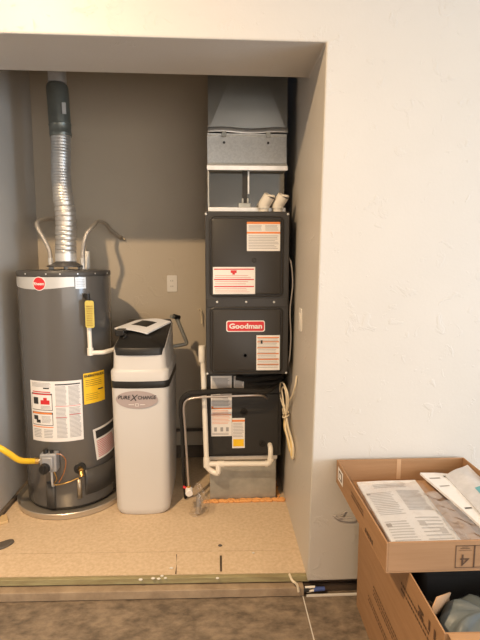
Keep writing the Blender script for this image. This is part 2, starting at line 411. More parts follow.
# drain valve
f = on_cyl(25.5, .254)
b = MB(); b.cyl(f(0, 0, .0), f(0, 0, .004), .034, .030, 28); dv = b.build('drain_valve', 'black', H)
b = MB(); b.cyl(f(0, 0, .0), f(0, 0, .035), .013, .012, 20); b.cyl(f(0, -.008, .035), f(0, -.03, .05), .012, .014, 16); b.build('spigot', 'brass', dv)
# relief valve with yellow tag and cream discharge pipe
f = on_cyl(40.5, 1.235)
b = MB(); b.cyl(f(0, 0, -.005), f(0, 0, .03), .013, n=16); b.cyl(f(0, .012, .028), f(0, -.04, .028), .012, n=16); rv = b.build('relief_valve', 'black', H)
p0 = f(0, -.04, .028)
b = MB(); b.tube(corner_path([p0, (p0.x + .004, p0.y - .002, .918), (-.640, p0.y + .0, .920), (-.593, p0.y + .09, .922)], .012), .0125, 16)
b.cyl((p0.x + .004, p0.y - .002, .945), (p0.x + .004, p0.y - .002, .905), .017, n=18); b.build('discharge_pipe', 'pvc', H)
b = MB()
q = rrect2(.048, .150, .012)
b.prism(q, lambda u, v: Vector((-.700 + u, 2.640, 1.137 + v)), lambda u, v: Vector((-.700 + u, 2.642, 1.137 + v)), 0)
for k in range(9):
    z = 1.075 + k * .013; b.box(-.718, -.686 + random.random() * .006, 2.6388, 2.640, z, z + .004, 1)
o = b.build('hang_tag', ['ytag', 'brass'], rv); o['label'] = 'yellow hanging tag'
b = MB(); b.tube(crom([(-.700, 2.641, 1.205), (-.71, 2.645, 1.232), (-.735, 2.668, 1.238)]), .0015, 6); b.build('tag_string', 'inkdk', rv)
# draft hood
b = MB(); b.lathe([(.052, 1.42), (.056, 1.422), (.085, 1.405), (.105, 1.398), (.105, 1.392), (.05, 1.40)], (-.897, 2.90, 0), 40); dh = b.build('draft_hood', 'jacketdk', H)
for a in (20, 110, 200, 290):
    b = MB(); c, s_ = math.cos(math.radians(a)), math.sin(math.radians(a)); b.box(-.897 + .075 * c - .007, -.897 + .075 * c + .007, 2.9 + .075 * s_ - .003, 2.9 + .075 * s_ + .003, 1.37, 1.405)
    b.build('hood_leg', 'silver', dh)
for x, y in ((-.984, 2.9), (-.797, 2.9)):
    b = MB(); b.cyl((x, y, 1.37), (x, y, 1.415), .0125, n=16); b.cyl((x, y, 1.37), (x, y, 1.378), .019, n=6); b.build('nipple', 'silver', H)
b = MB(); b.cyl((-.80, 3.0, 1.370), (-.80, 3.0, 1.485), .018, n=18); b.build('capped_riser', 'pvc', H)

# drain pan
b = MB(); b.lathe([(.304, .001), (.314, .004), (.318, .034), (.315, .037), (.312, .034), (.301, .010), (.2, .009), (.001, .009)], (-.896, 2.866, 0), 96)
tag(b.build('drain_pan', 'pan'), 'shallow round metal drain pan under the grey water heater', 'drain pan')

# flue
F = thing('flue_pipe', 'shiny corrugated aluminium vent pipe rising from the water heater into the ceiling', 'vent pipe', (-.897, 2.90, 1.42))
path = crom([(-.897, 2.9, 1.425), (-.889, 2.9, 1.577), (-.886, 2.9, 1.692), (-.896, 2.9, 1.806), (-.902, 2.9, 1.918), (-.896, 2.9, 2.058), (-.894, 2.9, 2.150)], 40)
rs = []
for p in path:
    z = p.z
    big = .0590 if z < 1.78 else .0550
    if 1.74 < z < 1.82: big = .0550 + .0040 * (1 - abs(z - 1.78) / .04)
    pitch = .028 if z < 1.76 else .0165
    ph = (z / pitch) % 1
    rs.append(big - (.0035 if z < 1.76 else .0016) * (1 if ph < .22 else 0) + .0008 * math.sin(z * 60))
b = MB(); b.tube(path, rs, 40); b.build('flexible_section', 'foil', F, angle=50)
b = MB(); b.lathe([(.057, 1.422), (.060, 1.425), (.060, 1.468), (.057, 1.47)], (-.895, 2.9, 0), 40); b.build('collar', 'galvlt', F)
b = MB(); b.tube([(-.8935, 2.9, 2.130), (-.8945, 2.9, 2.145), (-.8945, 2.9, 2.150), (-.895, 2.9, 2.185), (-.8955, 2.9, 2.195), (-.896, 2.9, 2.2), (-.902, 2.9, 2.398), (-.902, 2.9, 2.412)],
               [.059, .062, .060, .060, .0635, .060, .060, .055], 40)
b.build('rigid_section', 'ventdk', F)
b = MB(); b.tube([(-.9, 2.9, 2.42), (-.9, 2.9, 3.098)], .050, 32); b.build('upper_section', 'galvlt', F)
b = MB(); b.box(-.862, -.842, 2.838, 2.848, 2.24, 2.30); b.build('foil_tape', 'silver', F)

# braided connector hoses
A = thing('water_hose', 'braided steel hose looping up behind the vent, left side of heater top', 'hose', (-.984, 2.9, 1.41), 'braided hoses on the water heater')
b = MB(); b.tube(crom([(-.984, 2.9, 1.43), (-.990, 2.9, 1.49), (-1.020, 2.9, 1.559), (-1.052, 2.91, 1.617), (-1.065, 2.95, 1.655), (-1.05, 3.05, 1.68), (-1.04, 3.2, 1.69), (-1.06, 3.3, 1.68), (-1.07, 3.388, 1.65)]), .0125, 14); b.build('braid', 'chrome', A)
b = MB(); b.cyl((-.984, 2.9, 1.415), (-.984, 2.9, 1.445), .015, .014, 6); b.build('nut', 'silver', A)
B = thing('water_hose', 'braided steel hose arching from right side of heater top to the back wall', 'hose', (-.797, 2.9, 1.41), 'braided hoses on the water heater')
b = MB(); b.tube(crom([(-.797, 2.9, 1.43), (-.794, 2.9, 1.49), (-.773, 2.9, 1.577), (-.742, 2.95, 1.632), (-.748, 3.1, 1.672), (-.725, 3.2, 1.665), (-.710, 3.30, 1.628), (-.672, 3.365, 1.592)]), .0125, 14); b.build('braid', 'chrome', B)
b = MB(); b.cyl((-.797, 2.9, 1.415), (-.797, 2.9, 1.445), .015, .014, 6); b.build('nut', 'silver', B)
b = MB(); b.cyl((-.668, 3.399, 1.588), (-.674, 3.355, 1.594), .014, .012, 12); b.cyl((-.66, 3.375, 1.588), (-.635, 3.37, 1.572), .007, n=8); b.build('wall_fitting', 'steel', B)
# gas hose
A = thing('gas_hose', 'bright yellow flexible gas hose curving from the left wall to the gas valve', 'hose', (-1.1, 2.48, .35))
b = MB(); b.tube(crom([(-1.228, 2.44, .50), (-1.180, 2.44, .487), (-1.134, 2.45, .462), (-1.100, 2.48, .417), (-1.066, 2.52, .365), (-1.027, 2.585, .332), (-1.018, 2.597, .328)]), .0155, 16); b.build('coated_tube', 'hose', A)
b = MB(); b.cyl((-1.022, 2.594, .329), (-1.000, 2.602, .326), .017, n=6); b.build('hose_nut', 'brass', A)

# ------------------------------------------------------------ water softener
S = thing('water_softener', 'cream white cabinet water softener with black band and sloping black lid', 'water softener', (-.422, 2.87, 0))
SX = -.434
def sring(w, d, z, r=.035, bulge=.018, yc=2.850, n=6, zf=None):
    w -= .018   # front edge subdivided so that it can bulge
    base = []
    for cx, cy, a0 in ((w / 2 - r, d / 2 - r, 0), (-w / 2 + r, d / 2 - r, 90), (-w / 2 + r, -d / 2 + r, 180)):
        for k in range(n + 1):
            a = math.radians(a0 + 90 * k / n); base.append((cx + r * math.cos(a), cy + r * math.sin(a)))
    for k in range(1, 12):
        base.append((-w / 2 + r + (w - 2 * r) * k / 12, -d / 2))
    for k in range(n + 1):
        a = math.radians(270 + 90 * k / n); base.append((w / 2 - r + r * math.cos(a), -d / 2 + r + r * math.sin(a)))
    out = []
    for x, y in base:
        if y < 0: y -= bulge * max(0, 1 - (x / (w / 2)) ** 2) * (-y / (d / 2)) ** 2
        out.append(Vector((SX + x, yc + y, zf(yc + y) if zf else z)))
    return out
b = MB(); b.loft([sring(.300, .475, .002, .05), sring(.316, .49, .014, .05), sring(.322, .494, .04, .045), sring(.328, .496, .38, .04), sring(.332, .498, .735, .035)])
b.build('salt_cabinet', 'softw', S, angle=50)
b = MB(); b.loft([sring(.336, .502, .735, .035), sring(.338, .504, .737, .035), sring(.338, .504, .772, .035), sring(.336, .502, .774, .035)]); b.build('black_band', 'black', S, angle=50)
lz = lambda y: .947 + max(0, min(y - 2.61, .34)) * .285
b = MB(); b.loft([sring(.336, .502, .774, .035), sring(.337, .503, .826, .035), sring(.328, .494, .832, .035), sring(.310, .486, .842, .035), sring(.300, .482, 0, .03, zf=lz)])
b.build('top_shroud', 'softw', S, angle=50)
b = MB()
b.loft([sring(.288, .48, 0, .03, .02, 2.843, zf=lambda y: lz(y) - .03), sring(.290, .482, 0, .03, .02, 2.842, zf=lambda y: lz(y) + .006), sring(.282, .472, 0, .03, .02, 2.844, zf=lambda y: lz(y) + .014)])
b.build('lid', 'black', S, angle=50)
# oval badge
YB = 2.87 - .239 - .018
def fbadge(u, v, o):
    x = u; return Vector((SX - .014 + x, 2.85 - .249 - .018 * max(0, 1 - ((x - .03) / .165) ** 2) - o, .672 + v))
b = MB()
rings = [(0, 0)]
b.add([fbadge(0, 0, .004)] + [fbadge(.115 * k_ / 4 * math.cos(2 * PI * k / 40), .050 * k_ / 4 * math.sin(2 * PI * k / 40), .004) for k_ in range(1, 5) for k in range(40)],
      [(0, 1 + k, 1 + (k + 1) % 40) for k in range(40)] + [(1 + j * 40 + k, 1 + (j + 1) * 40 + k, 1 + (j + 1) * 40 + (k + 1) % 40, 1 + j * 40 + (k + 1) % 40) for j in range(3) for k in range(40)], 0)
add_text(b, fbadge, 'PURE', .029, -.068, .013, .0055, 1, font_off=.0006, sx=1.0, shear=.2)
add_text(b, fbadge, 'X', .050, -.014, .012, .0055, 1, font_off=.0004, shear=.3)
add_text(b, fbadge, 'CHANGE', .028, .057, .013, .0055, 1, font_off=.0006, sx=.86, shear=.2)
for u0, u1, v0, v1 in ((-.045, -.015, -.028, -.025), (.018, .045, -.028, -.025), (-.008, .010, -.022, -.020), (-.008, .010, -.036, -.034), (-.008, -.006, -.036, -.02), (.008, .010, -.036, -.02)):
    b.add([fbadge(u0, v0, .0055), fbadge(u1, v0, .0055), fbadge(u1, v1, .0055), fbadge(u0, v1, .0055)], [(0, 1, 2, 3)], 2)
o = b.build('oval_badge', ['badge', 'inkdk', 'white'], S, angle=60); o['label'] = 'mauve oval badge with dark lettering'
# control display on the lid
lt = lambda x, y, up=0: Vector((x, y, lz(y) + .014 + up))
b = MB(); b.box(-.585, -.535, 2.73, 2.80, lz(2.77) + .010, lz(2.77) + .045); b.tube(crom([(-.545, 2.74, lz(2.74) + .03), (-.52, 2.72, lz(2.72) + .03), (-.535, 2.70, lz(2.7) + .022)]), .006, 8)
tag(b.build('power_adapter', 'black', bevel=.008), 'small black power adapter on the left edge of the softener lid', 'adapter')
# manual lying open on the lid
b = MB()
Q = [(-.610, 2.835), (-.465, 2.985), (-.290, 2.925), (-.410, 2.762)]
def bk(i, j, up=0):
    x = (Q[0][0] * (1 - i) + Q[3][0] * i) * (1 - j) + (Q[1][0] * (1 - i) + Q[2][0] * i) * j
    y = (Q[0][1] * (1 - i) + Q[3][1] * i) * (1 - j) + (Q[1][1] * (1 - i) + Q[2][1] * i) * j
    return lt(x, y, .006 + .008 * math.sin(PI * i) + up)
nG = 8
top = MB(); b.grid(lambda i, j: bk(i, j, .004), nG, nG, 0); b.grid(lambda i, j: bk(i, j, -.004), nG, nG, 0)
for e in range(nG):
    for (a0, a1) in (((e / nG, 0), ((e + 1) / nG, 0)), ((e / nG, 1), ((e + 1) / nG, 1)), ((0, e / nG), (0, (e + 1) / nG)), ((1, e / nG), (1, (e + 1) / nG))):
        b.add([bk(*a0, -.004), bk(*a1, -.004), bk(*a1, .004), bk(*a0, .004)], [(0, 1, 2, 3)], 0)
b.grid(lambda i, j: bk(.25 + .5 * i, .30 + .42 * j, .0052), 6, 4, 1)
tag(b.build('softener_manual', ['paperlt', 'black']), 'white booklet with a dark picture lying on the black softener lid', 'booklet')
# bypass pipes behind softener
A = thing('bypass_pipe', 'grey plumbing pipe bent down behind the right rear of the softener', 'pipe', (-.27, 3.12, .86))
b = MB(); b.tube(corner_path([(-.300, 3.06, 1.075), (-.272, 3.10, 1.068), (-.205, 3.14, .885), (-.275, 3.14, .872), (-.33, 3.14, .868)], .018), .012, 14); b.build('bent_tube', 'galvdull', A)
b = MB(); b.cyl((-.285, 3.075, 1.075), (-.255, 3.115, 1.062), .015, n=14); b.build('coupling', 'black', A)
b = MB(); b.cyl((-.425, 3.401, .985), (-.425, 3.32, .985), .018, n=16); b.ball((-.425, 3.31, .995), .026); b.cyl((-.425, 3.31, .99), (-.395, 3.30, 1.03), .009, n=10)
tag(b.build('shutoff_valve', 'brass'), 'small brass shutoff valve on the back wall behind the softener lid', 'valve')

# ------------------------------------------------------------ furnace
FX0, FX1, FY, FZ0, FZ1 = -.067, .376, 2.55, .815, 1.682
G = thing('furnace', 'upright charcoal gas furnace with two door panels and a red badge', 'furnace', (.155, 2.85, FZ0))
b = MB(); b.box(FX0, FX1, FY, 3.28, FZ0, FZ1); b.build('cabinet', 'furn', G, bevel=.004)
b = MB(); b.box(FX0 + .006, FX1 - .006, FY - .004, FY, 1.170 + .012, 1.240 - .012); b.build('centre_rail', 'furn', G, bevel=.002)
def door(z0, z1, x0=-.036, x1=.336, nm='upper'):
    w, h = x1 - x0, z1 - z0; cx, cz = (x0 + x1) / 2, (z0 + z1) / 2
    b = MB()
    R = [[Vector((cx + p[0], y, cz + p[1])) for p in rrect2(w + 2 * g, h + 2 * g, .018 + max(g, -.01))] for g, y in ((.010, FY), (.010, FY - .006), (.006, FY - .008), (.003, FY - .003), (-.002, FY - .003), (-.005, FY - .012), (-.010, FY - .014))]
    b.loft(R); return b.build('door_panel', 'furn', G, angle=28)
d1 = door(1.246, 1.648); d2 = door(.834, 1.172)
d1['label'] = 'upper door panel with two stickers'; d2['label'] = 'lower door panel with red badge'
YP = FY - .014
for x, z in ((-.006, 1.209), (.148, 1.209), (.297, 1.208), (-.061, 1.667), (.367, 1.667), (-.061, .822), (.367, .822)):
    b = MB(); b.lathe([(.0065, 0), (.0055, .003), (.002, .0045)], (x, FY - .003, z), 12, 0, Matrix.Rotation(PI / 2, 3, 'X')); b.build('screw', 'silver', G)
b = MB(); b.lathe([(.013, 0), (.013, .002), (.010, .003), (.009, .0015), (.001, .0015)], (.190, YP + .001, 1.430), 20, 0, Matrix.Rotation(PI / 2, 3, 'X')); b.build('sight_plug', 'furndk', d1)
b = MB(); b.lathe([(.012, 0), (.012, .003), (.008, .003), (.008, .001), (.001, .001)], (.143, YP + .001, .922), 20, 0, Matrix.Rotation(PI / 2, 3, 'X')); b.build('sight_plug', 'black', d2)
o = label('warning_sticker', on_y(.238, 1.552, YP), .174, .150, [(.0, .93, 1, 1, 1), (.0, .60, 1, .66, 1)] + lines(.05, .45, .70, .90, 5, 2, .35) + lines(.55, .96, .70, .90, 5, 2, .35) + lines(.05, .96, .06, .55, 9, 2, .3), ['white', 'orange', 'ink'], d1)
o['label'] = 'white sticker with orange bars'
o = label('danger_sticker', on_y(.084, 1.323, YP), .222, .142, [(.03, .90, .97, .94, 1), (.03, .52, .97, .56, 1), (.03, .26, .97, .30, 1), (.42, .78, .56, .88, 1), (.46, .72, .52, .78, 1)] + lines(.05, .9, .58, .72, 2, 1, .16) + lines(.05, .9, .34, .50, 2, 1, .16) + lines(.05, .9, .05, .24, 3, 1, .14), ['white', 'red'], d1)
o['label'] = 'white sticker with red bars'
o = label('caution_sticker', on_y(.266, .936, YP), .126, .190, [(.04, .92, .96, .95, 1), (.04, .80, .96, .83, 1), (.04, .63, .96, .66, 1), (.04, .46, .96, .49, 1), (.04, .30, .96, .33, 1), (.04, .15, .96, .18, 1), (.18, .76, .26, .86, 2, 2)] + lines(.06, .95, .06, .92, 20, 3, .25), ['white', 'orange', 'inkdk', 'ink'], d2)
o['label'] = 'white sticker with orange lines'
# badge
b = MB(); c = (.145, 1.081)
def bp(u, v, y): return Vector((c[0] + u, y, c[1] + v))
b.prism(rrect2(.206, .060, .012), lambda u, v: bp(u, v, YP), lambda u, v: bp(u, v, YP - .005), 1)
b.prism(rrect2(.196, .050, .009), lambda u, v: bp(u, v, YP - .004), lambda u, v: bp(u, v, YP - .0062), 0)
add_text(b, lambda u, v, o: bp(u, v, YP - .0062 - o), 'Goodman', .037, 0, .001, .0012, 1, font_off=.0013, sx=1.18)
o = b.build('brand_badge', ['red', 'white'], d2, smooth=False); o['label'] = 'red badge with white lettering'
# PVC stubs on top
for i, (x, z) in enumerate(((.262, 1.6835), (.336, 1.6835))):
    b = MB()
    b.tube([(x - .014, 2.615, z), (x - .014, 2.615, z + .026), (x - .014, 2.615, z + .027)], [.0255, .0255, .031], 24)
    b.tube(corner_path([(x - .014, 2.615, z + .022), (x - .014, 2.613, z + .040), (x + .012, 2.592, z + .084)], .02), .031, 24, cap=False)
    b.tube([(x + .0118, 2.5922, z + .083), (x + .0125, 2.5915, z + .086), (x + .0118, 2.5922, z + .084)], [.031, .026, .024], 24)
    b.cyl((x + .003, 2.599, z + .068), (x + .004, 2.598, z + .070), .024, n=20, mi=1)
    tag(b.build('pvc_elbow', ['pvc', 'greyrub']), ('left' if i == 0 else 'right') + ' one of two cream plastic pipe elbows on top of the furnace', 'pipe elbow', 'pipe elbows on the furnace')

# ------------------------------------------------------------ plenum
PX0, PX1 = -.052, .370
P = thing('supply_plenum', 'galvanised sheet metal duct rising from furnace top to the ceiling', 'duct', (.16, 3.0, FZ1))
b = MB(); b.box(PX0, PX1, 2.66, 3.26, FZ1 + .001, 1.715); b.build('base_flange', 'galvlt', P, bevel=.003)
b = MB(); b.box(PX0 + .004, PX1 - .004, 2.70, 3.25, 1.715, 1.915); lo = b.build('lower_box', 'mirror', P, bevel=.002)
b = MB(); b.box(.135, .162, 2.692, 2.702, 1.72, 1.915, 0); b.box(.164, .173, 2.688, 2.702, 1.79, 1.91, 1); b.build('seam_strip', ['furndk', 'galvlt'], lo, bevel=.001)
b = MB(); b.box(.115, .180, 2.684, 2.700, 1.715, 1.740); b.box(.132, .142, 2.682, 2.700, 1.738, 1.765); b.box(.160, .170, 2.682, 2.700, 1.738, 1.765); b.build('latch_clip', 'galvdull', lo, bevel=.002)
b = MB(); b.box(PX0 - .002, PX0 + .006, 2.69, 2.705, 1.715, 1.915); b.build('corner_edge', 'galvdull', lo)
# middle section, leaning forward to the bottom flange
b = MB()
b.prism([(2.648, 1.915), (2.648, 1.922), (2.660, 1.930), (2.672, 1.950), (2.690, 2.092), (2.680, 2.098), (2.680, 2.104), (3.25, 2.104), (3.25, 1.915)], lambda y, z: Vector((PX0 - .002, y, z)), lambda y, z: Vector((PX1 + .004, y, z)))
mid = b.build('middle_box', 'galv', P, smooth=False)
b = MB(); b.prism([(2.645, 1.908), (2.642, 1.930), (2.676, 1.945), (2.678, 1.938)], lambda y, z: Vector((PX0 - .004, y, z)), lambda y, z: Vector((PX1 + .006, y, z))); b.build('hem', 'galvlt', mid, smooth=False)
# upper duct with cross-broken face
b = MB(); x0, x1, z0, z1 = PX0 + .003, PX1 + .008, 2.118, CZ - .002
yF = 2.695; zc = 2.62; cxm = (x0 + x1) / 2
b.add([(x0, yF, z0), (x1, yF, z0), (x1, yF, z1), (x0, yF, z1), (cxm, yF - .016, zc - .01)], [(0, 1, 4), (1, 2, 4), (2, 3, 4), (3, 0, 4)])
b.add([(x0, yF, z0), (x1, yF, z0), (x1, yF, z1), (x0, yF, z1), (x0, 3.25, z0), (x1, 3.25, z0), (x1, 3.25, z1), (x0, 3.25, z1)], [(0, 4, 5, 1), (1, 5, 6, 2), (2, 6, 7, 3), (3, 7, 4, 0), (4, 7, 6, 5)])
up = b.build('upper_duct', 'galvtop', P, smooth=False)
b = MB()
def bent(i, j):
    x = x0 - .002 + (x1 - x0 + .004) * i; zz = 2.108 + .004 * math.sin(i * 9) + .03 * j
    return Vector((x, 2.672 + .020 * j - .004 * math.sin(i * 9 + 1) * (1 - j), zz))
b.grid(bent, 24, 2); b.build('bent_flange', 'galvlt', up, solid=.003)
for x in (.036, .274):
    b = MB(); b.box(x - .012, x + .012, 2.668, 2.684, 2.086, 2.112); b.build('drive_clip', 'galvdull', mid, bevel=.002)
    b = MB(); b.cyl((x, 2.690, 2.058), (x, 2.681, 2.058), .007, n=6); b.build('hex_screw', 'inkdk', mid)

# ------------------------------------------------------------ coil box and stand
CX0, CX1, CY, CZ0, CZ1 = -.070, .366, 2.72, .282, .813
K = thing('evaporator_coil', 'black metal coil cabinet mounted under the furnace', 'coil cabinet', (.148, 3.0, CZ0))
b = MB(); b.box(CX0, CX1, CY, 3.26, CZ0, CZ1); b.build('coil_cabinet', 'coil', K, bevel=.003)
b = MB(); b.box(CX0 + .012, CX1 - .016, CY - .008, CY, CZ0 + .015, .66); b.build('access_cover', 'coil', K, bevel=.004)
YC = CY - .009
its = lines(.06, .94, .80, .97, 9, 1, .45) + lines(.06, .94, .50, .72, 10, 1, .45) + [(.02, .455, .98, .475, 2), (.02, .35, .98, .365, 2), (.02, .46, .12, .50, 2)] + lines(.06, .94, .37, .44, 3, 2, .3) + lines(.06, .94, .20, .34, 6, 2, .25) + [(.15, .08, .28, .15, 1), (.45, .08, .58, .15, 1), (.72, .08, .85, .15, 1)] + lines(.06, .9, .02, .06, 2, 1, .4)
o = label('wiring_sticker', on_y(.015, .590, YC), .121, .360, its, ['white', 'ink', 'orange'], K); o['label'] = 'tall white sticker with grey and red print'
o = label('rating_sticker', on_y(.116, .730, YC), .058, .075, lines(.08, .92, .1, .9, 8, 1, .5), ['white', 'ink'], K)
o = label('safety_sticker', on_y(.114, .427, YC), .074, .182, [(0, .88, 1, .94, 1), (.08, .06, .92, .30, 2)] + lines(.08, .92, .36, .85, 10, 3, .3), ['white', 'orange', 'yellow', 'ink'], K)
o['label'] = 'narrow white sticker with a yellow block'
for x, z, r in ((.146, .554, .022), (.255, .362, .020)):
    b = MB(); b.lathe([(r, 0), (r, .006), (r * .6, .008), (r * .5, .003), (.001, .003)], (x, YC + .001, z), 24, 0, Matrix.Rotation(PI / 2, 3, 'X')); b.build('grommet', 'rubber', K)
T = thing('metal_stand', 'galvanised sheet metal box stand under the black coil cabinet', 'stand', (.143, 3.0, 0))
b = MB(); b.box(-.056, .340, 2.742, 3.25, 0, .281); b.build('sheet_box', 'galvdull', T, bevel=.002)
b = MB(); b.box(-.060, .345, 2.730, 2.745, .256, .281); b.build('top_lip', 'galvlt', T, bevel=.002)
b = MB()
for i in range(230):
    t = random.random(); x = -.085 + .47 * t; r = .006 + random.random() * .006
    b.ball((x, 2.733 - random.random() * .022, r * .55), r, n=7, sq=(1.5, 1, .8))
for i in range(50):
    r = .005 + random.random() * .005; b.ball((.352 + random.random() * .014, 2.74 + random.random() * .3, r * .5), r, n=7, sq=(1, 1.4, .8))
tag(b.build('foam_sealant', 'foamo'), 'orange foam sealant squeezed along the foot of the metal stand', 'sealant', kind='stuff')

# ------------------------------------------------------------ condensate pipe
D = thing('condensate_pipe', 'cream PVC drain pipe with trap running beside and across the coil cabinet', 'pipe', (-.08, 2.66, .2))
yv = 2.665
b = MB(); b.tube(corner_path([(-.090, yv, .94), (-.084, yv, .70), (-.072, yv, .27)], .01), .0145, 18)
b.build('riser', 'pvc', D)
b = MB(); b.tube([(-.092, yv, .955), (-.092, yv, .93), (-.092, yv, .87), (-.092, yv, .862)], [.018, .0205, .0205, .018], 20); b.build('coupling', 'pvc', D)
b = MB(); b.tube(corner_path([(-.072, yv, .30), (-.071, yv, .243), (-.040, yv, .214), (-.008, yv - .012, .208), (-.004, yv - .012, .226), (-.006, yv, .262)], .016), .0155, 18)
b.tube([(-.072, yv, .300), (-.071, yv, .245)], .0195, 18); b.build('trap', 'pvc', D)
b = MB(); b.tube(corner_path([(-.078, yv, .262), (.297, yv, .256), (.299, yv, .345), (.299, yv + .05, .352)], .022), .0145, 18)
b.tube([(.268, yv, .2565), (.282, yv, .2565)], .0185, 18); b.tube([(.299, yv, .275), (.299, yv, .288)], .0185, 18); b.tube([(-.01, yv, .261), (.03, yv, .260)], .0185, 18)
b.build('cross_run', 'pvc', D)

# ------------------------------------------------------------ refrigerant line and drain tubing
b = MB()
b.tube(crom([(-.202, 2.76, .012), (-.203, 2.72, .10), (-.205, 2.645, .25), (-.207, 2.63, .45), (-.212, 2.62, .60), (-.200, 2.62, .662), (-.165, 2.62, .690), (-.104, 2.62, .698), (.063, 2.62, .706), (.20, 2.62, .700), (.270, 2.64, .695), (.330, 2.70, .715)]), [.0105 + .006 * min(1, max(0, (i - 28) / 12)) for i in range(89)], 16)
tag(b.build('insulated_line', 'rubber'), 'black foam insulated refrigerant line bending across in front of the coil cabinet', 'refrigerant line')
b = MB()
b.tube(crom([(-.172, 2.600, .150), (-.180, 2.600, .315), (-.188, 2.600, .49), (-.194, 2.597, .610), (-.183, 2.594, .655), (-.150, 2.592, .672), (-.076, 2.592, .680), (.09, 2.592, .684), (.20, 2.60, .684), (.25, 2.63, .672), (.278, 2.70, .635)]), .0062, 12)
tag(b.build('bare_line', 'bare'), 'thin bare metal tube following the black insulated line', 'tube')
b = MB()
for pts, r in (([(.10, 2.69, .765), (.18, 2.675, .755), (.30, 2.68, .765), (.36, 2.72, .76)], .016), ([(.17, 2.685, .735), (.24, 2.67, .728), (.33, 2.69, .735), (.372, 2.74, .75)], .014)):
    b.tube(crom(pts), r, 12)
tag(b.build('insulated_loop', 'rubber'), 'pair of black insulated tube loops tucked directly under the furnace', 'tube')
V = thing('valve_cap', 'small silver service valve at the lower end of the thin metal tube', 'valve', (-.172, 2.6, .13))
b = MB(); b.cyl((-.172, 2.60, .125), (-.172, 2.60, .165), .011, n=8); b.build('stem', 'brass', V)
b = MB(); b.cyl((-.172, 2.61, .138), (-.168, 2.57, .130), .021, .021, 18); b.build('round_cap', 'white', V, bevel=.003)
b = MB(); b.cyl((-.205, 2.61, .155), (-.175, 2.605, .140), .007, n=8); b.build('red_handle', 'red', V)
# wall-side dark tube and grey pipe far behind
b = MB(); b.cyl((-.56, BY - .03, .215), (-.09, BY - .03, .215), .011, n=10)
tag(b.build('wall_pipe', 'greyrub'), 'thin dark horizontal pipe low on the back wall left of the coil cabinet', 'pipe')
# plastic bag with a small fitting
b = MB()
def bag(i, j):
    a = 2 * PI * i; z = .004 + .190 * j; w = .052 * (1 - .8 * j ** 2.2) + .006 * math.sin(3 * a + 5 * j); d = .030 * (1 - .6 * j) + .004 * math.sin(5 * a + 9 * j)
    return Vector((-.118 + .014 * math.sin(j * 3) + w * math.cos(a), 2.575 + d * math.sin(a), z))
b.grid(bag, 28, 12); tag(b.build('plastic_bag', 'filmthin', angle=180), 'small clear plastic bag standing on the platform board left of the metal stand', 'bag')
b = MB(); b.cyl((-.120, 2.575, .012), (-.118, 2.575, .055), .015, n=12, mi=0); b.cyl((-.118, 2.575, .055), (-.118, 2.575, .10), .012, n=12, mi=1); b.cyl((-.118, 2.575, .10), (-.118, 2.575, .115), .015, n=6, mi=0)
tag(b.build('pipe_fitting', ['chrome', 'ink'], bevel=.002), 'small metal fitting inside the clear plastic bag', 'fitting')

# ------------------------------------------------------------ right wall items
cx = .388
C1 = thing('cable_bundle', 'cream coiled cable tied in a loop hanging on the right alcove wall', 'cable', (cx, 2.6, .33))
b = MB()
Y = lambda dy: 2.60 + dy
def wall(pts, r, nm, m):
    b = MB(); b.tube(crom(pts, 7), r, 8); return b.build(nm, m, C1)
X = lambda k: cx + .008 - k
wall([(X(-.008), 2.42, .835), (X(0), 2.43, .77), (X(.006), 2.50, .70), (X(.010), 2.60, .640), (X(.016), 2.66, .598), (X(.026), 2.70, .57)], .0048, 'cable_tail', 'cable')
wall([(X(.018), 2.62, .57), (X(.036), 2.72, .64), (X(.040), 2.70, .72), (X(.034), 2.62, .745), (X(.020), 2.55, .71), (X(.014), 2.56, .64), (X(.020), 2.60, .57)], .0048, 'cable_loop', 'cable')
wall([(X(.022), 2.61, .57), (X(.030), 2.66, .65), (X(.036), 2.66, .70), (X(.030), 2.60, .725), (X(.022), 2.57, .67), (X(.020), 2.60, .57)], .0045, 'cable_loop', 'cable')
for i, (dy, zz) in enumerate(((0, .375), (-.04, .39), (.035, .40))):
    wall([(X(.018), 2.62, .575), (X(.022 + .002 * i), 2.60 + dy * .5, .50), (X(.014), 2.54 + dy, .445), (X(.004 + .003 * i), 2.47 + dy, zz), (X(.008), 2.44 + dy, zz + .02), (X(.008), 2.46 + dy, .47), (X(.016), 2.56 + dy * .5, .52), (X(.020), 2.62, .58)], .0050, 'cable_loop', 'cabley' if i != 1 else 'cable')
b = MB(); b.tube(crom([(X(.034), 2.60, .575), (X(.028), 2.66, .582), (X(.006), 2.66, .578), (X(.004), 2.60, .568), (X(.034), 2.58, .560), (X(.034), 2.62, .555), (X(.010), 2.66, .555)]), .0042, 8); b.build('cable_tie', 'cable', C1)
b = MB(); b.tube(crom([(.379, 2.57, 1.441), (.390, 2.56, 1.404), (.398, 2.56, 1.297), (.386, 2.56, 1.162), (.392, 2.56, 1.025), (.386, 2.56, .90), (.378, 2.60, .85), (.372, 2.68, .80)]), .0032, 8)
tag(b.build('control_wire', 'wire'), 'thin grey wire hanging down the right edge of the furnace', 'wire')
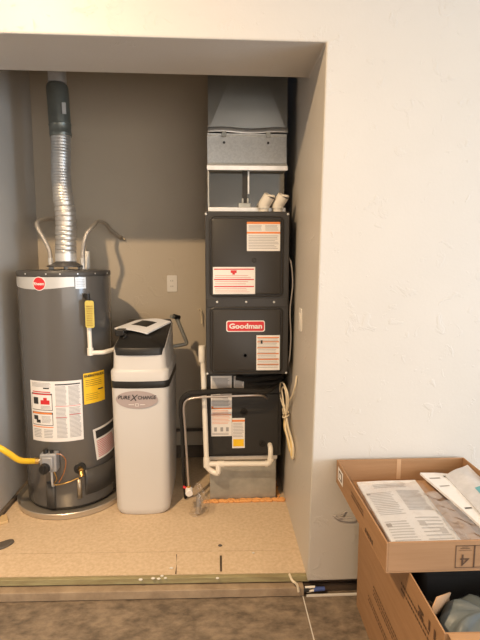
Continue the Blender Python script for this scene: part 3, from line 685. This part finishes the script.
# switch plate and outlet
def plate(name, lab, cat, fn, kind):
    t = thing(name, lab, cat, fn(0, 0, 0))
    b = MB(); b.prism(rrect2(.070, .115, .006), lambda u, v: fn(u, v, .0), lambda u, v: fn(u, v, .006)); b.build('wall_plate', 'plate', t, bevel=.0015)
    if kind == 'outlet':
        for v in (.0195, -.0195):
            b = MB(); b.prism(rrect2(.033, .028, .010), lambda u, w: fn(u, v + w, .006), lambda u, w: fn(u, v + w, .008), 0)
            for u in (-.007, .006): b.prism([(u - .0012, -.005), (u + .0012, -.005), (u + .0012, .005), (u - .0012, .005)], lambda p, q: fn(p, v + q, .008), lambda p, q: fn(p, v + q, .0084), 1)
            b.build('receptacle', ['plate', 'inkdk'], t)
    else:
        b = MB(); b.prism([(-.016, -.033), (.016, -.033), (.016, .033), (-.016, .033)], lambda u, v: fn(u, v, .006), lambda u, v: fn(u, v, .009 + v * .06)); b.build('rocker', 'plate', t)
plate('power_outlet', 'white duplex power outlet on the back wall left of the furnace', 'outlet', lambda u, v, o: Vector((-.323 + u, BY - o, 1.270 + v)), 'outlet')
plate('light_switch', 'white switch plate on the right alcove wall beside the furnace', 'switch', lambda u, v, o: Vector((RX + .005 - o, 2.385 + u, 1.132 + v)), 'switch')
b = MB(); b.tube(crom([(-.136, 3.402, 1.083), (-.125, 3.37, 1.09), (-.118, 3.36, 1.07), (-.116, 3.37, 1.02), (-.118, 3.36, .99)]), .004, 8)
tag(b.build('wire_stub', 'cable'), 'short cream wire end sticking out of the back wall beside the furnace', 'wire')

# ------------------------------------------------------------ floor clutter
b = MB(); b.box(-1.228, -1.17, 2.52, 2.60, .03, .045, rot=Matrix.Rotation(.5, 3, 'Z')); 
o = b.build('wood_offcut', 'wood', bevel=.002); o.location.z = .001; tag(o, 'small pale wood offcut by the left wall in front of the heater', 'offcut')
b = MB(); b.prism([(.045 * math.cos(a * PI / 14) * (1.7 if math.cos(a * PI / 14) < 0 else 1), .038 * math.sin(a * PI / 14)) for a in range(28)], lambda u, v: Vector((-1.09 + u, 2.32 + v + u * .6, 0)), lambda u, v: Vector((-1.09 + u * .9, 2.32 + v * .9 + u * .6, .012)))
tag(b.build('rubber_pad', 'greyrub', bevel=.003), 'dark grey rounded rubber pad lying on the board at left edge', 'pad')
S2 = thing('wire_connector', 'blue and white plastic wire connector on the ledge under the wall corner', 'connector', (.43, 2.0, GF))
b = MB(); b.cyl((.425, 2.0, -.052), (.475, 2.003, -.052), .010, .009, 12); b.build('blue_sleeve', 'blue', S2)
b = MB(); b.cyl((.385, 1.998, -.040), (.43, 2.0, -.040), .0055, n=8); b.cyl((.392, 1.996, -.060), (.43, 2.0, -.056), .005, n=8); b.build('white_wire', 'pvc', S2)
b = MB(); b.cyl((.378, 1.995, -.052), (.40, 1.998, -.050), .011, n=10); b.build('black_cap', 'black', S2)
b = MB(); b.tube(crom([(.318, 2.03, .004), (.325, 1.985, .004), (.345, 1.98, -.012), (.352, 1.978, -.045)]), .0055, 8)
tag(b.build('cable_scrap', 'cable'), 'short curled cream cable scrap draped over the platform lip', 'cable')
b = MB(); b.tube(crom([(.565, 1.998, .318), (.52, 1.985, .306), (.503, 1.992, .303), (.53, 1.985, .298), (.59, 1.985, .296), (.612, 1.999, .312)]), .0022, 7)
tag(b.build('bent_wire', 'wire'), 'thin bent grey wire on the wall behind the cardboard boxes', 'wire')
for i, (x, y) in enumerate(((-.30, 2.03), (-.275, 2.026), (-.262, 2.045), (-.245, 2.03), (-.355, 2.024), (-.225, 2.10), (-.01, 2.018), (.165, 2.20))):
    b = MB(); b.ball((x, y, .004), .007 - .0006 * (i % 4), n=8, sq=(1.4, 1, .6))
    tag(b.build('plaster_crumb', 'caulk'), 'white plaster crumb on the front edge of the platform board', 'debris', 'plaster crumbs on the platform')

# ------------------------------------------------------------ lower carton
BX0, BX1, BY0, BY1, BZ = .592, 1.16, 1.115, 1.925, .464
L = thing('cardboard_box', 'large open brown carton standing on the concrete under the shallow tray', 'box', (.87, 1.5, GF + .001))
def wp(p):  # the carton stands a degree off square
    v = Vector(p) - Vector((.59, 1.9, 0)); v = Matrix.Rotation(math.radians(-1.3), 3, 'Z') @ v; return v + Vector((.597, 1.9, 0))
def cbox(b, x0, x1, y0, y1, z0, z1, mi=0):
    o = len(b.v); b.box(x0, x1, y0, y1, z0, z1, mi)
    for k in range(o, len(b.v)): b.v[k] = wp(b.v[k])
g = GF + .001
b = MB(); t = .005
cbox(b, BX0, BX0 + t, BY0, BY1, g, BZ); cbox(b, BX1 - t, BX1, BY0, BY1, g, BZ); cbox(b, BX0 + t, BX1 - t, BY1 - t, BY1, g, BZ); cbox(b, BX0 + t, BX1 - t, BY0, BY0 + t, g, BZ); cbox(b, BX0 + t, BX1 - t, BY0 + t, BY1 - t, g, g + t)
body = b.build('box_body', 'card', L, bevel=.0012)
b = MB()
b.add([wp(p) for p in ((BX0 + .01, BY0, BZ - .002), (BX1 - .01, BY0, BZ - .002), (BX1 - .03, BY0 - .21, BZ - .07), (BX0 + .03, BY0 - .21, BZ - .07))], [(0, 1, 2, 3)])
b.build('flap', 'cardlt', L, solid=.004)
b = MB()
b.add([wp(p) for p in ((BX0 + .02, BY0 + .16, .36), (BX0 + .14, BY0 + .27, .36), (BX0 + .13, BY0 + .24, .40), (BX0 + .06, BY0 + .18, .43), (BX0 + .03, BY0 + .20, .30), (BX0 + .16, BY0 + .30, .30))], [(0, 1, 2, 3), (4, 5, 1, 0)])
b.build('inner_flap', 'cardlt', L, solid=.004)
# printing on the side
b = MB()
def bar(y0, z0, y1, z1, h, mi=0, n=1, gap=.3):
    for k in range(n):
        a0 = k / n; a1 = (k + 1 - gap * (.6 + .8 * random.random())) / n if n > 1 else 1
        p = [(y0 + (y1 - y0) * a0, z0 + (z1 - z0) * a0), (y0 + (y1 - y0) * a1, z0 + (z1 - z0) * a1)]
        b.add([wp((BX0 - .0012, p[0][0], p[0][1])), wp((BX0 - .0012, p[1][0], p[1][1])), wp((BX0 - .0012, p[1][0], p[1][1] + h)), wp((BX0 - .0012, p[0][0], p[0][1] + h))], [(0, 1, 2, 3)])
bar(1.76, .090, 1.20, .090, .006, n=34); bar(1.76, .074, 1.20, .074, .006, n=30)
b.build('side_print', 'cardink', body, smooth=False); b = MB()
bar(1.70, .172, 1.18, .172, .006, n=30); bar(1.70, .156, 1.18, .156, .006, n=32); bar(1.70, .140, 1.18, .140, .006, n=27)
b.build('side_print', 'cardink', body, smooth=False); b = MB()
bar(1.42, .385, 1.20, .385, .008, n=16); bar(1.42, .366, 1.20, .366, .007, n=15)
b.build('side_print', 'cardink', body, smooth=False); b = MB()
for y, z, w, h in ((1.90, .40, .05, .012), (1.90, .38, .045, .008)): bar(y, z, y - w, z, h)
b.build('side_print', 'cardink', body, smooth=False); b = MB()
vs, fs = text_mesh('M', .050, font_off=.003); b.add([wp((BX0 - .0014, 1.262 + p[1] * 1.0, .405 - p[0] * .7)) for p in vs], fs)
b.build('side_print', 'cardink', body, smooth=False); b = MB()
vs, fs = text_mesh('11', .070, font_off=.002); b.add([wp((BX0 - .0014, 1.185 + p[0], .415 + p[1] * .6)) for p in vs], fs)
b.build('side_print', 'cardink', body, smooth=False)
# contents
b = MB()
def sack(i, j):
    a = 2 * PI * i; t_ = PI * j; r = math.sin(t_) ** .6
    x = .80 + .155 * r * math.cos(a) * (1 + .10 * math.sin(3 * a + 2)); y = 1.30 + .115 * r * math.sin(a) * (1 + .12 * math.sin(4 * a)); z = .265 - .11 * math.cos(t_) + .018 * math.sin(5 * a + 3 * t_) * r + .012 * math.sin(9 * a) * r
    return Vector((x, y, z))
b.grid(sack, 40, 18); tag(b.build('blue_bag', 'bagblue', angle=180), 'crumpled blue grey bag inside the open carton', 'bag')
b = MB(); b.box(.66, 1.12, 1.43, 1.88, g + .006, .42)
tag(b.build('shade_block', 'rubber', bevel=.02), 'black block standing in for the shade in the back of the open carton', 'shade block')  # made-up black block, gives the carton's inside its deep shade
b = MB()
for k in range(4): b.tube(crom([(.63 + .008 * k, 1.40, .10), (.635, 1.405 - .01 * k, .31), (.645 + .010 * k, 1.39, .335), (.66 + .008 * k, 1.37, .24), (.66, 1.37, .10)]), .006, 8)
tag(b.build('packing_strap', 'dkwood'), 'brown crumpled strap in the shadowed corner inside the open carton', 'strap')

# ------------------------------------------------------------ tray (upside lid of a carton)
TX0, TX1, TY0, TY1, TZ0, TZ1 = .511, 1.075, 1.358, 1.982, .4655, .567
U = thing('cardboard_tray', 'shallow brown cardboard tray full of papers, resting on the larger carton', 'tray', (.79, 1.68, TZ0))
b = MB(); t = .006
b.box(TX0, TX1, TY0, TY1, TZ0, TZ0 + .005); b.box(TX0, TX0 + t, TY0, TY1, TZ0 + .005, TZ1); b.box(TX1 - t, TX1, TY0, TY1, TZ0 + .005, TZ1)
b.box(TX0 + t, TX1 - t, TY0, TY0 + t, TZ0 + .005, TZ1); b.box(TX0 + t, TX1 - t, TY1 - t, TY1, TZ0 + .005, TZ1)
tb = b.build('tray_body', 'card', U, bevel=.0015)
b = MB(); b.box(.775, .793, TY1 - t - .0012, TY1 - t, .476, TZ1); o = b.build('tape_strip', 'cardlt', tb)
# front print: framed, upside-down 4
b = MB(); YT = TY0 - .0012
def fr(x0, x1, z0, z1, w=.0022):
    for q in ((x0, x1, z0, z0 + w), (x0, x1, z1 - w, z1), (x0, x0 + w, z0, z1), (x1 - w, x1, z0, z1)): b.add([(q[0], YT, q[2]), (q[1], YT, q[2]), (q[1], YT, q[3]), (q[0], YT, q[3])], [(0, 1, 2, 3)])
fr(.728, .788, .478, .552); fr(.788, .97, .478, .552)
vs, fs = text_mesh('4', .056, font_off=-.0002, sx=1.15); b.add([(.758 - p[0], YT - .0002, .503 - p[1]) for p in vs], fs)
for q in ((.737, .779, .535, .5362), (.743, .773, .541, .543), (.748, .768, .546, .547)): b.add([(q[0], YT, q[2]), (q[1], YT, q[2]), (q[1], YT, q[3]), (q[0], YT, q[3])], [(0, 1, 2, 3)])
b.build('front_print', 'cardink', tb, smooth=False)
b = MB(); XT = TX0 - .0012
def sb(y0, y1, z0, z1, mi=0, o=0): b.add([(XT - o, y0, z0), (XT - o, y1, z0), (XT - o, y1, z1), (XT - o, y0, z1)], [(0, 1, 2, 3)], mi)
for k in range(16): sb(1.745 - k * .0098, 1.738 - k * .0098, .535, .541); sb(1.745 - k * .0098, 1.737 - k * .0098, .522, .528)
b.build('side_print', ['cardink', 'white'], tb, smooth=False); b = MB()
for k in range(5): sb(1.565 - k * .018, 1.553 - k * .018, .481, .497)
b.build('side_print', ['cardink', 'white'], tb, smooth=False); b = MB()
sb(1.87, 1.95, .495, .552, 1); sb(1.885, 1.935, .505, .542, 0, .0006); sb(1.895, 1.925, .512, .535, 1, .001)
b.build('side_sticker', ['cardink', 'white'], tb, smooth=False)
# papers
def sheet(name, Q, z, items, mats, lab, cat, grp=None, curl=.006, th=.004, tiltz=(0, 0, 0, 0), thick_mat=0):
    """Q four corners (near-left, near-right, far-right, far-left)"""
    def p(i, j, up):
        a = Vector(Q[0]) * (1 - i) + Vector(Q[1]) * i; c = Vector(Q[3]) * (1 - i) + Vector(Q[2]) * i; q = a * (1 - j) + c * j
        zz = (tiltz[0] * (1 - i) + tiltz[1] * i) * (1 - j) + (tiltz[3] * (1 - i) + tiltz[2] * i) * j
        return Vector((q.x, q.y, z + zz + curl * (math.sin(PI * i) * math.sin(PI * j) + .35 * math.sin(7 * i + 5 * j) * .5 + .2) + up))
    b = MB(); n = 14
    b.grid(lambda i, j: p(i, j, th), n, n, 0); b.grid(lambda i, j: p(i, j, 0), n, n, 0)
    for e in range(n):
        for (a0, a1) in (((e / n, 0), ((e + 1) / n, 0)), ((e / n, 1), ((e + 1) / n, 1)), ((0, e / n), (0, (e + 1) / n)), ((1, e / n), (1, (e + 1) / n))):
            b.add([p(*a0, 0), p(*a1, 0), p(*a1, th), p(*a0, th)], [(0, 1, 2, 3)], 0)
    for (u0, v0, u1, v1, mi) in items:
        b.grid(lambda i, j: p(u0 + (u1 - u0) * i, v0 + (v1 - v0) * j, th + .0010), 6, 2, mi)
    return tag(b.build(name, mats), lab, cat, grp)
its = [(x[0], x[1], x[2], x[3], x[4]) for x in lines(.22, .80, .86, .94, 3, 1, .5) + lines(.06, .46, .45, .80, 14, 1, .4) + lines(.54, .94, .50, .82, 15, 1, .55) + lines(.06, .44, .06, .38, 10, 1, .35) + lines(.55, .93, .08, .42, 8, 1, .3)]
its += [(.04, .76, .10, .79, 2), (.06, .30, .14, .345, 2), (.56, .30, .66, .35, 1), (.80, .2, .9, .26, 1)]
sheet('instruction_sheet', [(.575, 1.42), (.812, 1.425), (.845, 1.945), (.588, 1.935)], .479, its, ['paperlt', 'inklt', 'ink'],
      'long white printed instruction sheets lying in the left of the cardboard tray', 'paper', curl=.006, th=.006)
sheet('manual', [(.905, 1.50), (1.06, 1.49), (1.064, 1.955), (.862, 1.935)], .482, [(.06, .86, .30, .885, 1), (.42, .88, .68, .92, 2), (.08, .70, .3, .72, 1), (.06, .30, .22, .32, 2), (.3, .28, .9, .3, 1)], ['paperlt', 'ink', 'inkdk'],
      'white manual lying askew in the right of the cardboard tray', 'booklet', curl=.010, th=.010, tiltz=(.02, .02, .006, .03))
sheet('parts_bag', [(.93, 1.55), (1.062, 1.55), (1.066, 1.93), (.955, 1.90)], .517, [(.42, .34, .98, .52, 1), (.46, .38, .9, .42, 2)], ['packet', 'teal', 'white'],
      'white packet with a teal stripe on top of the manual in the tray', 'packet', curl=.014, th=.008, tiltz=(0, 0, .03, .0))
b = MB()
b.grid(lambda i, j: Vector((.795 + .17 * i + .03 * j, 1.42 + .40 * j, .492 + .018 * math.sin(PI * i) * math.sin(PI * j) + .005 * math.sin(17 * i + 9 * j) + .004 * math.sin(31 * j + 11 * i))), 30, 40)
tag(b.build('plastic_sleeve', 'film', angle=180), 'crinkled clear plastic sleeve between the two sets of papers in the tray', 'plastic bag')
b = MB()
b.grid(lambda i, j: Vector((.556 + .285 * i + .012 * j, 1.388 + .50 * j, .502 + .006 * math.sin(PI * i) + .0035 * math.sin(23 * i + 6 * j) + .0030 * math.sin(29 * j - 8 * i))), 30, 40)
tag(b.build('clear_bag', 'filmthin', angle=180), 'clear plastic bag loosely covering the long instruction sheets', 'plastic bag')
b = MB(); b.box(.60, .90, 1.40, 1.95, TZ0 + .0055, .4785); tag(b.build('cardboard_insert', 'cardlt', bevel=.001), 'flat cardboard insert underneath the instruction sheets in the tray', 'cardboard')

# ------------------------------------------------------------ light
def lamp(name, kind, loc, energy, color, size=.1, rot=None, sy=None):
    d = bpy.data.lights.new(name, kind); d.energy = energy; d.color = color
    if kind == 'AREA':
        d.size = size
        if sy: d.shape = 'RECTANGLE'; d.size_y = sy
        else: d.shape = 'DISK'
    else: d.shadow_soft_size = size
    o = bpy.data.objects.new(name, d); COL.objects.link(o); o.location = loc
    if rot: o.rotation_euler = rot
    return o
lamp('ceiling_lamp_left', 'AREA', (-1.15, .55, 3.05), 140, (1.0, .71, .42), .10)
lamp('ceiling_lamp_right', 'AREA', (1.75, 0.0, 3.05), 18, (1.0, .76, .50), .16)
lamp('daylight_opening', 'AREA', (6.25, -1.2, 1.2), 500, (.64, .81, 1.0), 4.0, (0, PI / 2, 0), 1.7)
bpy.data.objects['daylight_opening'].rotation_euler = (PI / 2, 0, PI / 2)
lamp('rear_fill', 'AREA', (2.4, -3.55, 1.2), 140, (1.0, .91, .82), 4.6, (PI / 2, 0, 0), 2.2)  # fill lamp added behind the camera for ambient light; the rear wall is closed
w = bpy.data.worlds.new('World'); SC.world = w; w.use_nodes = True
w.node_tree.nodes['Background'].inputs[0].default_value = (.55, .65, .8, 1); w.node_tree.nodes['Background'].inputs[1].default_value = .6

# ------------------------------------------------------------ camera
f = 481.; pitch = math.atan2(58, f); yaw = math.atan2(22, f / math.cos(pitch))
cd = bpy.data.cameras.new('camera'); cam = bpy.data.objects.new('camera', cd); COL.objects.link(cam)
cam.location = (0, 0, 1.42); cam.rotation_euler = (PI / 2 - pitch, 0, -yaw)
cd.sensor_fit = 'VERTICAL'; cd.sensor_height = 24; cd.lens = 24 * f / 640; cd.clip_start = .05
SC.camera = cam
SC.view_settings.view_transform = 'Standard'; SC.view_settings.look = 'None'
SC.view_settings.gamma = 1; SC.view_settings.use_curve_mapping = False; SC.view_settings.exposure = -.18
